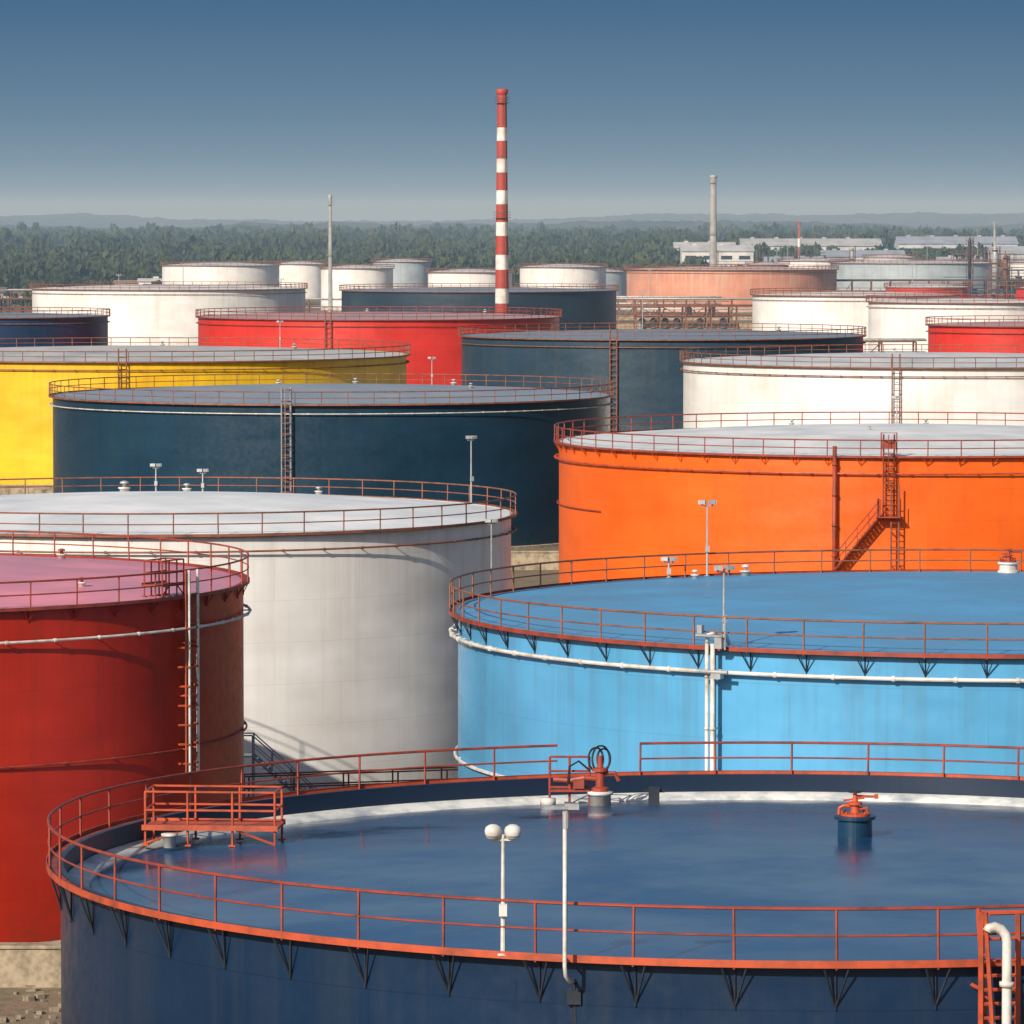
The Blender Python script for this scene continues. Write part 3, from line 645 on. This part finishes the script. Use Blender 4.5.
def fmat():
    m,nt,p=nm('foliage'); tc=N(nt,'ShaderNodeTexCoord'); o=tc.outputs['Object']
    n1=noi(nt,o,.03,3,.6); n2=noi(nt,o,.5,2,.7)
    c=mixc(nt,ramp(nt,n1,.35,.65),(.022,.040,.016),(.065,.080,.030)); c=mixc(nt,ramp(nt,n2,.48,.72,0,.6),c,(.095,.10,.04))
    L(nt,c,p.inputs['Base Color']); p.inputs['Roughness'].default_value=.85; p.inputs['Specular IOR Level'].default_value=.2; return m
FM=fmat()
def forest(name,trees):
    allq=[]
    for (x,y,h,r) in trees:
        q=protos[rng.integers(0,8)]; w=rng.uniform(0,6.28); ca,sa=math.cos(w),math.sin(w)
        M=np.array([[ca,-sa,0],[sa,ca,0],[0,0,1]]); v=(q@M.T)*np.array([r,r,h])+np.array([x,y,tz(x,y)]); allq.append(v)
    V=np.concatenate(allq,0); nq=V.shape[0]; me=bpy.data.meshes.new(name)
    me.vertices.add(nq*4); me.vertices.foreach_set('co',V.reshape(-1).astype(np.float32))
    me.loops.add(nq*4); me.loops.foreach_set('vertex_index',np.arange(nq*4,dtype=np.int32))
    me.polygons.add(nq); me.polygons.foreach_set('loop_start',np.arange(0,nq*4,4,dtype=np.int32)); me.polygons.foreach_set('loop_total',np.full(nq,4,dtype=np.int32))
    me.update(calc_edges=True); me.materials.append(FM); ob=bpy.data.objects.new(name,me); COL.objects.link(ob)
T=[]
def band(n,x0,x1,y0,y1,h0,h1):
    for _ in range(n):
        y=rng.uniform(y0,y1); x=rng.uniform(x0,x1)
        h=rng.uniform(h0,h1)*(1+.35*noise.noise(Vector((x/50.,y/60.,0)))); T.append((x,y,h,h*rng.uniform(.4,.68)))
band(480,-330,75,1950,2100,6,11); band(400,-360,85,2150,2450,8,13); band(420,-420,90,2500,3000,10,15)
band(560,-520,500,3050,3700,11,16); band(520,-700,700,3750,4600,13,18)
band(110,80,330,2020,2110,4,8); band(160,80,340,2180,2230,6,10); band(260,80,380,2400,2500,9,14); band(300,80,420,2600,3000,12,16)
band(60,-260,-120,1480,1800,5,9); band(40,-20,60,1830,1930,5,8); band(50,60,220,1840,1960,4,7)
forest('distant_tree_belt',T)

# ------------------------------------------------------------------ haze (real participating medium over the far plain)
b=MB(); b.box((0,7300,37),(12000,13400,80)); m=bpy.data.materials.new('haze_air'); m.use_nodes=True; nt=m.node_tree; nt.nodes.clear()
o=N(nt,'ShaderNodeOutputMaterial'); v=N(nt,'ShaderNodeVolumeScatter'); v.inputs['Color'].default_value=(.50,.74,1,1); v.inputs['Density'].default_value=.000165; v.inputs['Anisotropy'].default_value=0.
L(nt,v.outputs[0],o.inputs['Volume']); hz=b.obj('atmospheric_haze',m)

# ------------------------------------------------------------------ light
dirv=Vector((.54,.86,-.58)).normalized()
sun=bpy.data.lights.new('sun','SUN'); sun.energy=5.0; sun.angle=math.radians(.5); sun.color=(1,.90,.76)
so=bpy.data.objects.new('sun',sun); so.rotation_euler=dirv.to_track_quat('-Z','Y').to_euler(); COL.objects.link(so)
elev=math.asin(-dirv.z); rot=math.atan2(-dirv.x,-dirv.y)
w=bpy.data.worlds.new('World'); S.world=w; w.use_nodes=True; nt=w.node_tree; bg=nt.nodes['Background']; bg.inputs[1].default_value=.09
sk=N(nt,'ShaderNodeTexSky'); sk.sky_type='NISHITA'; sk.sun_disc=False; sk.sun_elevation=elev; sk.sun_rotation=rot; sk.dust_density=1.5
tc=N(nt,'ShaderNodeTexCoord'); sx=N(nt,'ShaderNodeSeparateXYZ'); L(nt,tc.outputs['Generated'],sx.inputs[0])
cr=N(nt,'ShaderNodeValToRGB'); el=cr.color_ramp.elements
mp=ramp(nt,sx.outputs[2],0,.1)
L(nt,mp,cr.inputs[0]); el[0].position=0; el[0].color=(.17,.255,.34,1); el[1].position=.47; el[1].color=(.040,.120,.240,1)
x=el.new(.2); x.color=(.095,.185,.29,1); x=el.new(1.); x.color=(.055,.145,.28,1)
sc=N(nt,'ShaderNodeVectorMath',operation='SCALE'); L(nt,cr.outputs[0],sc.inputs[0]); sc.inputs['Scale'].default_value=11.1
L(nt,mixc(nt,ramp(nt,sx.outputs[2],.055,.2),sc.outputs[0],sk.outputs[0]),bg.inputs[0])

# ------------------------------------------------------------------ camera
cam=bpy.data.cameras.new('camera'); cam.sensor_width=36; cam.lens=5000/1024*36; cam.clip_end=30000; cam.clip_start=1
co=bpy.data.objects.new('camera',cam); co.location=(0,0,HC); co.rotation_euler=(math.radians(90)-math.atan(292/5000),0,0); COL.objects.link(co); S.camera=co
S.view_settings.view_transform='Standard'; S.view_settings.look='None'; S.view_settings.exposure=0
